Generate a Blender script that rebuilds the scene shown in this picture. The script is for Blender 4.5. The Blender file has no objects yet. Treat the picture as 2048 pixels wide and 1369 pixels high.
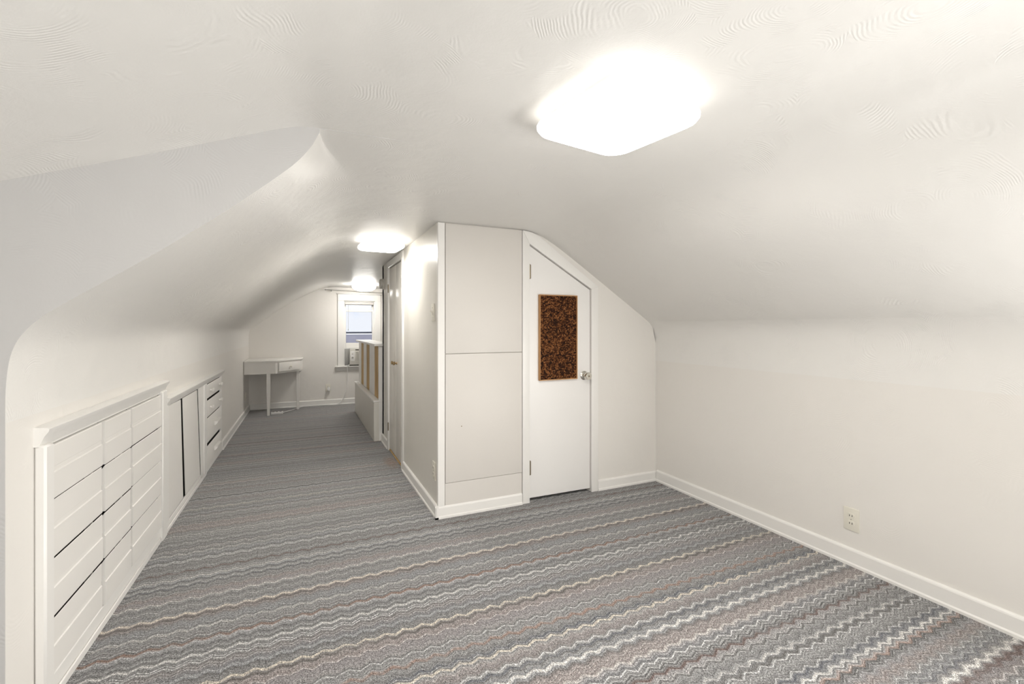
import bpy, bmesh, math, random
from mathutils import Vector, Matrix
random.seed(7)
SC = bpy.context.scene
COL = SC.collection

# ------------------------------------------------------------------ camera
F_PX, HORIZON, YAW = 926.0, 654.0, math.atan(421/926)
cam = bpy.data.cameras.new('camera')
cam.sensor_width = 36.0
cam.lens = F_PX/2048*36.0
cam.shift_y = -(1369/2-HORIZON)/2048
cam.clip_start = 0.02
cam_o = bpy.data.objects.new('camera', cam)
COL.objects.link(cam_o)
cam_o.location = (0, 0, 1.22)
cam_o.rotation_euler = (math.pi/2, 0, -YAW)
SC.camera = cam_o

# ------------------------------------------------------------------ view and world
SC.view_settings.view_transform = 'Standard'
SC.view_settings.look = 'None'
SC.view_settings.exposure = 0.93
SC.view_settings.gamma = 1.0
SC.view_settings.use_curve_mapping = False
LAMP_ROOM, LAMP_HALL, LAMP_FAR = 23.0, 22.0, 22.0
RIM_ROOM, RIM_HALL = 0.05, 0.09
SKY_POWER = 0.58

world = bpy.data.worlds.new('sky')
SC.world = world
world.use_nodes = True
wn, wl = world.node_tree.nodes, world.node_tree.links
wn.clear()
w_out = wn.new('ShaderNodeOutputWorld')
w_bg = wn.new('ShaderNodeBackground')
w_tc = wn.new('ShaderNodeTexCoord')
w_map = wn.new('ShaderNodeMapping'); w_map.inputs['Scale'].default_value = (6, 6, 14)
w_no = wn.new('ShaderNodeTexNoise'); w_no.inputs['Scale'].default_value = 1.4; w_no.inputs['Detail'].default_value = 5
w_rp = wn.new('ShaderNodeValToRGB')
w_rp.color_ramp.elements[0].position = 0.30; w_rp.color_ramp.elements[0].color = (0.50, 0.70, 0.98, 1)
w_rp.color_ramp.elements[1].position = 0.47; w_rp.color_ramp.elements[1].color = (1.0, 1.0, 1.0, 1)
w_bg.inputs['Strength'].default_value = SKY_POWER
wl.new(w_tc.outputs['Generated'], w_map.inputs['Vector'])
wl.new(w_map.outputs['Vector'], w_no.inputs['Vector'])
wl.new(w_no.outputs['Fac'], w_rp.inputs['Fac'])
wl.new(w_rp.outputs['Color'], w_bg.inputs['Color'])
wl.new(w_bg.outputs['Background'], w_out.inputs['Surface'])

# added fill lights at the added gable and side windows, brightening ceiling and walls
def fill_light(name, loc, rot, sx, sy, power, col):
    L = bpy.data.lights.new(name, 'AREA'); L.shape = 'RECTANGLE'; L.size = sx; L.size_y = sy
    L.energy = power; L.color = col
    o = bpy.data.objects.new(name, L); COL.objects.link(o)
    o.location = loc; o.rotation_euler = rot
    return o
fill_light('fill_gable', (0.35, -1.52, .45), (math.radians(90+72), 0, 0), 1.7, 0.80, 20.0, (1.0, 0.985, 0.96))  # added light aimed up at the ceiling from behind the camera
fill_light('fill_side', (2.53, -0.60, .46), (math.radians(90+16), 0, math.radians(90)), 1.6, 0.66, 29.0, (1.0, 0.985, 0.96))  # added light from the right to lift the left wall and slope

# ------------------------------------------------------------------ materials
class NT:
    """small helper around a node tree"""
    def __init__(self, name):
        self.mat = bpy.data.materials.new(name)
        self.mat.use_nodes = True
        self.n = self.mat.node_tree.nodes
        self.l = self.mat.node_tree.links
        self.n.clear()
        self.out = self.n.new('ShaderNodeOutputMaterial')
        self.b = self.n.new('ShaderNodeBsdfPrincipled')
        self.l.new(self.b.outputs[0], self.out.inputs['Surface'])
    def put(self, sock, v):
        if isinstance(v, (int, float)):
            sock.default_value = v
        elif isinstance(v, (tuple, list)):
            sock.default_value = v
        else:
            self.l.new(v, sock)
    def math(self, op, a, b=0.0, c=0.0, clamp=False):
        m = self.n.new('ShaderNodeMath'); m.operation = op; m.use_clamp = clamp
        for i, v in enumerate((a, b, c)):
            self.put(m.inputs[i], v)
        return m.outputs[0]
    def pos(self):
        return self.n.new('ShaderNodeNewGeometry').outputs['Position']
    def sep(self, v):
        s = self.n.new('ShaderNodeSeparateXYZ'); self.l.new(v, s.inputs[0])
        return s.outputs
    def comb(self, x, y, z):
        s = self.n.new('ShaderNodeCombineXYZ')
        for i, v in enumerate((x, y, z)):
            self.put(s.inputs[i], v)
        return s.outputs[0]
    def noise(self, vec, scale, detail=2.0, rough=0.5, dims='3D', w=None):
        t = self.n.new('ShaderNodeTexNoise'); t.noise_dimensions = dims
        if vec is not None: self.l.new(vec, t.inputs['Vector'])
        if w is not None: self.put(t.inputs['W'], w)
        t.inputs['Scale'].default_value = scale
        t.inputs['Detail'].default_value = detail
        t.inputs['Roughness'].default_value = rough
        return t.outputs['Fac']
    def vor(self, vec, scale, feature='F1', rnd=1.0):
        t = self.n.new('ShaderNodeTexVoronoi'); t.feature = feature
        self.l.new(vec, t.inputs['Vector'])
        t.inputs['Scale'].default_value = scale
        t.inputs['Randomness'].default_value = rnd
        return t
    def ramp(self, fac, stops, interp='LINEAR'):
        r = self.n.new('ShaderNodeValToRGB'); r.color_ramp.interpolation = interp
        e = r.color_ramp.elements
        while len(e) < len(stops): e.new(0.5)
        for i, (p, c) in enumerate(stops):
            e[i].position = p
            e[i].color = (c, c, c, 1) if isinstance(c, (int, float)) else (*c, 1)
        self.l.new(fac, r.inputs[0])
        return r.outputs[0]
    def mix(self, fac, a, b, mode='MIX'):
        m = self.n.new('ShaderNodeMix'); m.data_type = 'RGBA'; m.blend_type = mode
        self.put(m.inputs['Factor'], fac)
        for s, v in (('A', a), ('B', b)):
            sk = [i for i in m.inputs if i.name == s and i.type == 'RGBA'][0]
            if isinstance(v, tuple): sk.default_value = (*v, 1) if len(v) == 3 else v
            else: self.l.new(v, sk)
        return [o for o in m.outputs if o.type == 'RGBA'][0]
    def smooth(self, v, a, b, lo=0.0, hi=1.0):
        m = self.n.new('ShaderNodeMapRange'); m.interpolation_type = 'SMOOTHSTEP'
        self.put(m.inputs['Value'], v)
        m.inputs['From Min'].default_value = a; m.inputs['From Max'].default_value = b
        m.inputs['To Min'].default_value = lo; m.inputs['To Max'].default_value = hi
        return m.outputs[0]
    def bump(self, h, strength, dist, prev=None):
        m = self.n.new('ShaderNodeBump')
        m.inputs['Strength'].default_value = strength
        m.inputs['Distance'].default_value = dist
        self.l.new(h, m.inputs['Height'])
        if prev is not None: self.l.new(prev, m.inputs['Normal'])
        return m.outputs[0]
    def fin(self, col=None, rough=None, nrm=None, spec=None, metal=None):
        b = self.b
        if col is not None:
            self.put(b.inputs['Base Color'], (*col, 1) if isinstance(col, tuple) and len(col) == 3 else col)
        if rough is not None: self.put(b.inputs['Roughness'], rough)
        if nrm is not None: self.l.new(nrm, b.inputs['Normal'])
        if spec is not None: self.put(b.inputs['Specular IOR Level'], spec)
        if metal is not None: self.put(b.inputs['Metallic'], metal)
        return self.mat

def plaster(name, col, swirl=1.0, rough=0.42):
    t = NT(name)
    p = t.pos()
    # combed fan swirls: rings round scattered centres, worn away in patches
    wob = t.n.new('ShaderNodeTexNoise'); wob.inputs['Scale'].default_value = 2.2; wob.inputs['Detail'].default_value = 2
    t.l.new(p, wob.inputs['Vector'])
    va = t.n.new('ShaderNodeVectorMath'); va.operation = 'SCALE'; va.inputs['Scale'].default_value = 0.22
    t.l.new(wob.outputs['Color'], va.inputs[0])
    vb = t.n.new('ShaderNodeVectorMath'); vb.operation = 'ADD'
    t.l.new(p, vb.inputs[0]); t.l.new(va.outputs[0], vb.inputs[1])
    q = vb.outputs[0]
    d = t.vor(q, 3.1).outputs['Distance']
    rings = t.math('SINE', t.math('ADD', t.math('MULTIPLY', d, 250.0), t.math('MULTIPLY', t.noise(p, 22, 3), 7.0)))
    gate = t.math('MULTIPLY', t.smooth(t.noise(p, 4.2, 3), 0.42, 0.62), t.smooth(t.noise(p, 13.0, 2), 0.44, 0.60))
    h1 = t.math('MULTIPLY', rings, gate)
    h2 = t.noise(p, 160, 3, 0.6)
    h3 = t.noise(p, 2.6, 3, 0.55)
    h4 = t.noise(p, 9.0, 3, 0.5)
    n = t.bump(h3, 0.35, 0.02)
    n = t.bump(h4, 0.30*swirl, 0.010, n)
    n = t.bump(h1, 0.34*swirl, 0.0010, n)
    n = t.bump(h2, 0.22*swirl, 0.0012, n)
    tint = t.mix(t.math('MULTIPLY', t.noise(p, 3.5, 3), 0.10), col, tuple(c*0.86 for c in col))
    return t.fin(tint, rough, n, 0.35)

def paint(name, col, rough=0.4, var=0.05, bump=0.08):
    t = NT(name)
    p = t.pos()
    c = t.mix(t.math('MULTIPLY', t.noise(p, 7, 4), var*2), col, tuple(x*0.85 for x in col))
    n = t.bump(t.noise(p, 90, 2), bump, 0.0015)
    return t.fin(c, rough, n, 0.4)

def plain(name, col, rough=0.5, metal=0.0, spec=0.5):
    t = NT(name)
    c = t.mix(t.math('MULTIPLY', t.noise(t.pos(), 25, 2), 0.10), col, tuple(x*0.8 for x in col))
    return t.fin(c, rough, None, spec, metal)

def emissive(name, col, strength):
    t = NT(name)
    t.b.inputs['Emission Color'].default_value = (*col, 1)
    t.b.inputs['Emission Strength'].default_value = strength
    return t.fin((0.85, 0.85, 0.83), 0.35)

def glass(name):
    t = NT(name)
    tr = t.n.new('ShaderNodeBsdfTransparent'); tr.inputs[0].default_value = (0.97, 0.98, 1, 1)
    gl = t.n.new('ShaderNodeBsdfGlossy'); gl.inputs['Roughness'].default_value = 0.02
    fr = t.n.new('ShaderNodeFresnel'); fr.inputs[0].default_value = 1.45
    ms = t.n.new('ShaderNodeMixShader')
    t.l.new(fr.outputs[0], ms.inputs[0]); t.l.new(tr.outputs[0], ms.inputs[1]); t.l.new(gl.outputs[0], ms.inputs[2])
    t.l.new(ms.outputs[0], t.out.inputs['Surface'])
    return t.mat

def carpet(name):
    t = NT(name)
    p = t.pos()
    x, y, z = t.sep(p)
    xd = t.math('ADD', x, t.math('MULTIPLY', t.math('SUBTRACT', t.noise(p, 9, 2), 0.5), 0.030))
    tri = t.math('SUBTRACT', t.math('PINGPONG', xd, 0.0375), 0.01875)
    # flattened zigzag, one leg a little longer than the other
    tri = t.math('ADD', tri, t.math('MULTIPLY', t.math('SINE', t.math('MULTIPLY', xd, 2*math.pi/0.15)), 0.004))
    wob = t.math('ADD', t.math('MULTIPLY', t.math('SUBTRACT', t.noise(p, 30, 2), 0.5), 0.008), t.math('MULTIPLY', t.math('SUBTRACT', t.noise(p, 210, 1), 0.5), 0.008))
    u = t.math('ADD', t.math('ADD', y, t.math('MULTIPLY', tri, 0.52)), wob)
    n_a = t.noise(None, 34, 2, 0.65, '1D', u)
    n_b = t.noise(None, 130, 1, 0.5, '1D', u)
    n_c = t.noise(None, 7, 1, 0.5, '1D', t.math('ADD', u, 31.7))
    n_d = t.noise(None, 12, 1, 0.5, '1D', t.math('ADD', u, 77.1))
    v = t.math('ADD', t.math('MULTIPLY', n_a, 0.50), t.math('MULTIPLY', n_b, 0.50))
    base = t.ramp(v, [(0.30, 0.085), (0.42, 0.185), (0.52, 0.26), (0.60, 0.35), (0.68, 0.62)])
    base = t.mix(t.smooth(n_c, 0.50, 0.70, 0, 0.42), base, (0.34, 0.27, 0.25))
    base = t.mix(t.smooth(n_d, 0.52, 0.70, 0, 0.38), base, (0.235, 0.245, 0.265))
    # single yarn rows that can be told apart: (distance, half width, colour, weight)
    cream, white = (0.66, 0.60, 0.51), (0.74, 0.72, 0.69)
    dark, brown, rust, navy = (0.055, 0.05, 0.045), (0.10, 0.055, 0.045), (0.30, 0.145, 0.085), (0.065, 0.075, 0.10)
    rows = [(2.772, .012, brown, .95), (2.70, .008, white, .75), (2.62, .007, navy, .7), (2.359, .011, cream, .85), (2.335, .012, dark, .8),
            (2.15, .014, rust, .55), (1.915, .008, dark, .7), (1.872, .011, cream, .9), (1.848, .012, dark, .85), (1.893, .008, dark, .6),
            (1.677, .013, rust, .6), (1.616, .009, navy, .8), (1.594, .009, cream, .9), (1.50, .010, navy, .7), (1.455, .011, white, .95),
            (1.36, .010, white, .6), (1.263, .010, brown, .9), (1.147, .010, dark, .7), (1.17, .009, white, .6), (1.058, .010, navy, .7),
            (1.03, .010, white, .8), (1.003, .010, rust, .6), (.86, .010, navy, .6), (.83, .013, white, .95), (.80, .018, brown, .9),
            (3.46, .012, dark, .6), (3.68, .012, cream, .5), (4.575, .02, dark, .6), (5.05, .02, dark, .6), (5.55, .02, dark, .5), (6.02, .02, dark, .6),
            (2.49, .010, white, .5), (2.235, .008, white, .5), (2.05, .008, white, .5), (2.99, .010, white, .5), (3.10, .010, dark, .5), (3.25, .010, white, .5), (3.90, .012, dark, .5), (4.2, .014, white, .35)]
    fade = t.smooth(t.noise(t.comb(t.math('MULTIPLY', x, 3.0), t.math('MULTIPLY', y, 22.0), 0.0), 1.0, 2), 0.30, 0.58, 0.50, 1.0)
    for y0, hw, c, k in rows:
        d = t.math('ABSOLUTE', t.math('SUBTRACT', u, y0))
        base = t.mix(t.math('MULTIPLY', t.math('MULTIPLY', t.math('SUBTRACT', 1.0, t.smooth(d, hw*0.25, hw)), k*0.9), fade), base, c)
    # tufts: speckled yarn
    st = t.comb(t.math('MULTIPLY', x, 1.0), t.math('MULTIPLY', u, 1.6), 0.0)
    sp = t.noise(st, 190, 2, 0.75)
    sp2 = t.noise(st, 90, 2, 0.6)
    k = t.math('MULTIPLY', t.smooth(sp, 0.36, 0.64, 0.30, 1.72), t.smooth(sp2, 0.33, 0.67, 0.72, 1.28))
    kc = t.comb(k, k, k)
    base = t.mix(1.0, base, kc, 'MULTIPLY')
    # small rusty stain by the hall doors
    dx = t.math('SUBTRACT', x, 0.735); dy = t.math('SUBTRACT', y, 4.25)
    r = t.math('SQRT', t.math('ADD', t.math('MULTIPLY', dx, dx), t.math('MULTIPLY', t.math('MULTIPLY', dy, dy), 0.10)))
    r = t.math('ADD', r, t.math('MULTIPLY', t.math('SUBTRACT', t.noise(p, 20, 2), 0.5), 0.05))
    base = t.mix(t.math('MULTIPLY', t.math('SUBTRACT', 1.0, t.smooth(r, 0.02, 0.08)), 0.35), base, (0.30, 0.15, 0.06))
    n = t.bump(n_b, 0.5, 0.006)
    n = t.bump(sp, 0.7, 0.004, n)
    t.b.inputs['Sheen Weight'].default_value = 0.30
    t.b.inputs['Sheen Roughness'].default_value = 0.5
    t.b.inputs['Sheen Tint'].default_value = (0.85, 0.83, 0.82, 1)
    return t.fin(base, 0.95, n, 0.05)

def cork(name):
    t = NT(name)
    p = t.pos()
    v = t.vor(p, 120, 'F1', 1.0)
    cell = t.sep(v.outputs['Color'])[0]
    n = t.noise(p, 90, 3, 0.7)
    f = t.math('ADD', t.math('MULTIPLY', cell, 0.55), t.math('MULTIPLY', n, 0.5))
    c = t.ramp(f, [(0.26, (0.008, 0.004, 0.003)), (0.46, (0.035, 0.012, 0.005)), (0.62, (0.11, 0.040, 0.013)), (0.86, (0.30, 0.125, 0.045))])
    return t.fin(c, 0.85, t.bump(f, 0.5, 0.003), 0.15)

def wood(name, a, b, scale=1.0, axis=2):
    t = NT(name)
    x, y, z = t.sep(t.pos())
    s = [22.0*scale]*3; s[axis] = 2.0*scale
    q = t.comb(t.math('MULTIPLY', x, s[0]), t.math('MULTIPLY', y, s[1]), t.math('MULTIPLY', z, s[2]))
    c = t.ramp(t.noise(q, 1.6, 4, 0.6), [(0.3, a), (0.68, b)])
    return t.fin(c, 0.6, None, 0.3)

WALLC = (0.82, 0.795, 0.755)
M = {}
M['ceiling'] = plaster('plaster_swirled', (0.83, 0.815, 0.785), 1.0, 0.40)
M['wall'] = plaster('plaster_wall', WALLC, 0.45, 0.45)
M['wall_dormer'] = plaster('plaster_dormer_shade', (0.575, 0.567, 0.562), 0.6, 0.45)  # shade of the cheek put into a greyer plaster colour
M['wall_hall'] = plaster('plaster_hall', (0.74, 0.715, 0.66), 0.35, 0.36)
M['trim'] = paint('paint_trim', (0.86, 0.845, 0.815), 0.32)
M['cab'] = paint('paint_cabinet', (0.84, 0.82, 0.785), 0.38)
M['panel'] = paint('paint_panel', (0.715, 0.685, 0.645), 0.42, 0.07)
M['door'] = paint('paint_door', (0.885, 0.87, 0.85), 0.35)
M['doorhall'] = paint('paint_hall_door', (0.80, 0.775, 0.72), 0.25)
M['dark'] = plain('dark_interior', (0.05, 0.045, 0.04), 0.9)  # near black, puts the shade of the cabinet gaps into the colour
M['metal'] = plain('chrome', (0.70, 0.68, 0.62), 0.16, 1.0)
M['brass'] = plain('old_brass', (0.42, 0.30, 0.16), 0.32, 1.0)
M['hinge'] = plain('hinge_bronze', (0.30, 0.25, 0.18), 0.35, 0.9)
M['plate'] = plain('ivory_plastic', (0.80, 0.77, 0.68), 0.32)
M['slot'] = plain('slot_dark', (0.06, 0.055, 0.045), 0.6)
M['white'] = plain('white_plastic', (0.82, 0.81, 0.79), 0.35)
M['grey'] = plain('grey_plastic', (0.42, 0.41, 0.38), 0.5)
M['acgrey'] = plain('ac_plastic', (0.62, 0.60, 0.55), 0.45)
M['glass'] = glass('window_glass')
M['cork'] = cork('cork_dark')
M['frame'] = wood('cork_frame_wood', (0.36, 0.18, 0.07), (0.58, 0.33, 0.15))
M['pine'] = wood('raw_pine', (0.40, 0.225, 0.075), (0.72, 0.52, 0.26))
for k_, v_ in (('lamp_room', LAMP_ROOM), ('lamp_hall', LAMP_HALL), ('lamp_far', LAMP_FAR), ('lamp_room_rim', LAMP_ROOM*RIM_ROOM), ('lamp_hall_rim', LAMP_HALL*RIM_HALL)):
    M[k_] = emissive('diffuser_'+k_, (1.0, 0.965, 0.91), v_)
M['carpet'] = carpet('striped_carpet')
M['roof'] = plain('neighbour_shingles', (0.34, 0.33, 0.40), 0.9)
M['siding'] = paint('neighbour_siding', (0.78, 0.79, 0.82), 0.6)
M['lawn'] = plain('lawn', (0.10, 0.14, 0.06), 0.95)
M['shade'] = plain('shade_cloth', (0.72, 0.69, 0.66), 0.7)
M['navy'] = plain('backlit_rail', (0.16, 0.18, 0.25), 0.5)  # backlight shade of the sash rail put into its colour

# ------------------------------------------------------------------ mesh helpers
MATS = {}
def root(name, label, cat, loc=(0, 0, 0), rz=0.0, group=None, kind=None):
    o = bpy.data.objects.new(name, None)
    o.empty_display_size = 0.05
    COL.objects.link(o)
    o.location = loc; o.rotation_euler = (0, 0, rz)
    MATS[o] = Matrix.Translation(loc) @ Matrix.Rotation(rz, 4, 'Z')
    tag(o, label, cat, group, kind)
    return o
def tag(o, label=None, cat=None, group=None, kind=None):
    if label: o['label'] = label
    if cat: o['category'] = cat
    if group: o['group'] = group
    if kind: o['kind'] = kind
    return o
def link(name, bm, mat, parent=None, smooth=False, local=False, label=None):
    bmesh.ops.recalc_face_normals(bm, faces=bm.faces)
    if parent is not None and not local and parent in MATS:
        bm.transform(MATS[parent].inverted())
    me = bpy.data.meshes.new(name)
    bm.to_mesh(me); bm.free()
    me.materials.append(mat)
    if smooth:
        for f in me.polygons: f.use_smooth = True
        if smooth != 'all':
            try: me.set_sharp_from_angle(angle=math.radians(38))
            except Exception: pass
    o = bpy.data.objects.new(name, me)
    COL.objects.link(o)
    if parent is not None:
        o.parent = parent
        if parent in MATS and parent not in LOCALS: MATS[o] = MATS[parent]
    if label: o['label'] = label
    return o
LOCALS = set()
def add_box(bm, x0, x1, y0, y1, z0, z1, bev=0.0, seg=1):
    vs = [bm.verts.new((x, y, z)) for x in (x0, x1) for y in (y0, y1) for z in (z0, z1)]
    fs = [(0, 1, 3, 2), (4, 6, 7, 5), (0, 4, 5, 1), (2, 3, 7, 6), (0, 2, 6, 4), (1, 5, 7, 3)]
    faces = [bm.faces.new([vs[i] for i in f]) for f in fs]
    if bev > 0:
        es = list({e for f in faces for e in f.edges})
        bmesh.ops.bevel(bm, geom=es, offset=bev, segments=seg, affect='EDGES', profile=0.6)
def box(name, b, mat, parent=None, bev=0.0, seg=1, local=False, label=None):
    bm = bmesh.new(); add_box(bm, *b, bev, seg)
    return link(name, bm, mat, parent, bev > 0, local, label)
def add_prism(bm, pts, axis, a, b):
    """polygon pts (two other coordinates, in order) extruded along axis from a to b"""
    def v3(p, t):
        q = list(p); q.insert(axis, t); return q
    lo = [bm.verts.new(v3(p, a)) for p in pts]
    hi = [bm.verts.new(v3(p, b)) for p in pts]
    n = len(pts)
    bm.faces.new(lo); bm.faces.new(hi[::-1])
    for i in range(n):
        bm.faces.new((lo[i], hi[i], hi[(i+1) % n], lo[(i+1) % n]))
def prism(name, pts, axis, a, b, mat, parent=None, bev=0.0, smooth=False, local=False, label=None):
    bm = bmesh.new(); add_prism(bm, pts, axis, a, b)
    if bev > 0:
        bmesh.ops.bevel(bm, geom=list(bm.edges), offset=bev, segments=2, affect='EDGES', profile=0.6)
    return link(name, bm, mat, parent, smooth or bev > 0, local, label)
def add_lathe(bm, prof, origin, axis, n=20):
    """prof: list of (r, t); revolve round a unit axis through origin"""
    ax = Vector(axis).normalized()
    u = ax.orthogonal().normalized(); w = ax.cross(u)
    o = Vector(origin); rings = []
    for r, t_ in prof:
        if r < 1e-6: rings.append([bm.verts.new(o+ax*t_)])
        else: rings.append([bm.verts.new(o+ax*t_+(u*math.cos(2*math.pi*i/n)+w*math.sin(2*math.pi*i/n))*r) for i in range(n)])
    for a, b in zip(rings, rings[1:]):
        if len(a) == 1 and len(b) == 1: continue
        for i in range(n):
            j = (i+1) % n
            if len(a) == 1: bm.faces.new((a[0], b[i], b[j]))
            elif len(b) == 1: bm.faces.new((a[i], b[0], a[j]))
            else: bm.faces.new((a[i], b[i], b[j], a[j]))
def lathe(name, prof, origin, axis, mat, parent=None, n=20, local=False, label=None):
    bm = bmesh.new(); add_lathe(bm, prof, origin, axis, n)
    return link(name, bm, mat, parent, True, local, label)
def tube(name, pts, r, mat, parent=None, n=8, local=False):
    """smooth cord through pts"""
    P = [Vector(p) for p in pts]; Q = []
    for i in range(len(P)-1):
        p0, p1, p2, p3 = P[max(i-1, 0)], P[i], P[i+1], P[min(i+2, len(P)-1)]
        for k in range(8):
            s = k/8
            Q.append(0.5*((2*p1)+(p2-p0)*s+(2*p0-5*p1+4*p2-p3)*s*s+(3*p1-p0-3*p2+p3)*s**3))
    Q.append(P[-1])
    bm = bmesh.new(); rings = []
    for i, q in enumerate(Q):
        d = (Q[min(i+1, len(Q)-1)]-Q[max(i-1, 0)]).normalized()
        a = d.cross(Vector((0.31, 0.17, 0.93))).normalized(); b = d.cross(a)
        rings.append([bm.verts.new(q+(a*math.cos(2*math.pi*k/n)+b*math.sin(2*math.pi*k/n))*r) for k in range(n)])
    for A, B in zip(rings, rings[1:]):
        for k in range(n):
            bm.faces.new((A[k], A[(k+1) % n], B[(k+1) % n], B[k]))
    bm.faces.new(rings[0][::-1]); bm.faces.new(rings[-1])
    return link(name, bm, mat, parent, True, local)
def S(o, label, cat, group=None):
    return tag(o, label, cat, group, 'structure')

# ------------------------------------------------------------------ room measures (metres; x across, y down the hall)
Y_NEAR, Y_DORM, Y_CLOSET, Y_WALLEND, Y_FAR = -1.6, 1.76, 2.88, 5.09, 7.755
X_R, X_HALL, X_DORM = 2.565, 0.79, -1.55
TH_L = 0.0085                                  # the left wall runs very slightly out of square
def XL(y): return -0.752+TH_L*(y-1.9)
def ZC(y):
    pts = [(-9, 1.94), (1.0, 1.94), (1.76, 1.920), (2.88, 1.888), (7.755, 1.838), (9, 1.83)]
    for (a, za), (b, zb) in zip(pts, pts[1:]):
        if y <= b: return za+(zb-za)*(y-a)/(b-a)
def catmull(P, k=4):
    Q = []
    for i in range(len(P)-1):
        p0, p1, p2, p3 = [Vector(P[j]) for j in (max(i-1, 0), i, i+1, min(i+2, len(P)-1))]
        for m in range(k):
            s = m/k
            q = 0.5*((2*p1)+(p2-p0)*s+(2*p0-5*p1+4*p2-p3)*s*s+(3*p1-p0-3*p2+p3)*s**3)
            Q.append((q.x, q.y))
    Q.append(tuple(P[-1]))
    return Q
L_NEAR = [(-.752, .95), (-.751, 1.05), (-.742, 1.135), (-.722, 1.19), (-.683, 1.241), (-.613, 1.298), (-.425, 1.437), (-.227, 1.596), (-.067, 1.737), (-.005, 1.800), (.035, 1.856), (.058, 1.902), (.085, 1.9175), (.38, 1.920)]
L_MID = [(-.747, .95), (-.746, 1.055), (-.737, 1.138), (-.717, 1.19), (-.678, 1.238), (-.608, 1.295), (-.422, 1.437), (-.225, 1.596), (-.088, 1.712), (.0, 1.781), (.09, 1.838), (.18, 1.876), (.28, 1.896), (.38, 1.902)]
L_FAR = [(-.702, .95), (-.701, 1.07), (-.694, 1.135), (-.676, 1.18), (-.640, 1.212), (-.55, 1.283), (-.38, 1.415), (-.2, 1.550), (-.02, 1.662), (.165, 1.762), (.27, 1.808), (.354, 1.829), (.42, 1.837), (.55, 1.838)]
L_NEAR, L_MID, L_FAR = catmull(L_NEAR), catmull(L_MID), catmull(L_FAR)
Y_MID = 2.40
def lprof(y):
    A, B, s = (L_NEAR, L_MID, (y-Y_DORM)/(Y_MID-Y_DORM)) if y < Y_MID else (L_MID, L_FAR, (y-Y_MID)/(Y_FAR-Y_MID))
    if y < Y_MID: s = s*s*(3-2*s)
    P = [(a[0]+(b[0]-a[0])*s, a[1]+(b[1]-a[1])*s) for a, b in zip(A, B)]
    dz_, n_ = ZC(y)-P[-1][1], len(P)          # run into the flat ceiling exactly
    return [(x, z+dz_*max(0, (k-n_+9)/8)) for k, (x, z) in enumerate(P)]
def seam(y): return 0.38 if y <= Y_MID else 0.38+0.17*(y-Y_MID)/(Y_FAR-Y_MID)
def rprof(y):
    zc = ZC(y)
    x0 = seam(y)
    return catmull([(x0, zc), (0.95, zc), (1.32, zc), (1.43, zc-.005), (1.53, zc-.030), (1.60, zc-.062), (1.70, zc-.118), (1.903, 1.642), (2.2, 1.450), (2.448, 1.289), (2.50, 1.253), (2.535, 1.212), (2.556, 1.160), (2.565, 1.09), (2.565, .95)])
def top_closet(x, y=Y_CLOSET):
    pr = lprof(y)+rprof(y)[1:] if y > Y_DORM else rprof(y)
    for (x0, z0), (x1, z1) in zip(pr, pr[1:]):
        if x0 <= x <= x1 and x1 > x0: return z0+(z1-z0)*(x-x0)/(x1-x0)
    return pr[-1][1] if x > pr[-1][0]-1e-6 else pr[0][1]
def dprof(y):
    zc = ZC(y)
    return catmull([(.38, zc), (.28, zc+.001), (.17, zc+.0), (.08, zc-.002-(zc-1.92)*.5), (.0, 1.913), (-.081, 1.889), (-.293, 1.805), (-.541, 1.709), (-.756, 1.628), (-1.1, 1.497), (X_DORM, 1.324)])

# ---- ceiling: flat strip with sloped sides, and the shallower ceiling of the dormer near the camera
bm = bmesh.new()
ys_a = [Y_DORM+.05*i for i in range(14)]+[2.40+(Y_FAR-2.40)*i/22 for i in range(1, 23)]
ys_b = [Y_NEAR+(Y_DORM-Y_NEAR)*i/16 for i in range(17)]
def loft(fn, ys):
    rows = [[bm.verts.new((x, y, z)) for x, z in fn(y)] for y in ys]
    for r0, r1 in zip(rows, rows[1:]):
        for i in range(len(r0)-1):
            bm.faces.new((r0[i], r0[i+1], r1[i+1], r1[i]))
loft(lprof, ys_a)
loft(rprof, ys_b+ys_a[1:])
dp = dprof(Y_DORM)
loft(dprof, ys_b)
bmesh.ops.remove_doubles(bm, verts=bm.verts, dist=0.0008)
ceil = link('ceiling', bm, M['ceiling'], None, 'all')
S(ceil, 'white swirled plaster attic ceiling with sloped sides and dormer slope', 'ceiling')

# ---- floor
fl = box('floor', (X_DORM-.02, X_R+.02, Y_NEAR-.02, Y_FAR+.02, -.06, 0), M['carpet'])
S(fl, 'grey wavy striped carpet floor', 'floor')

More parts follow.
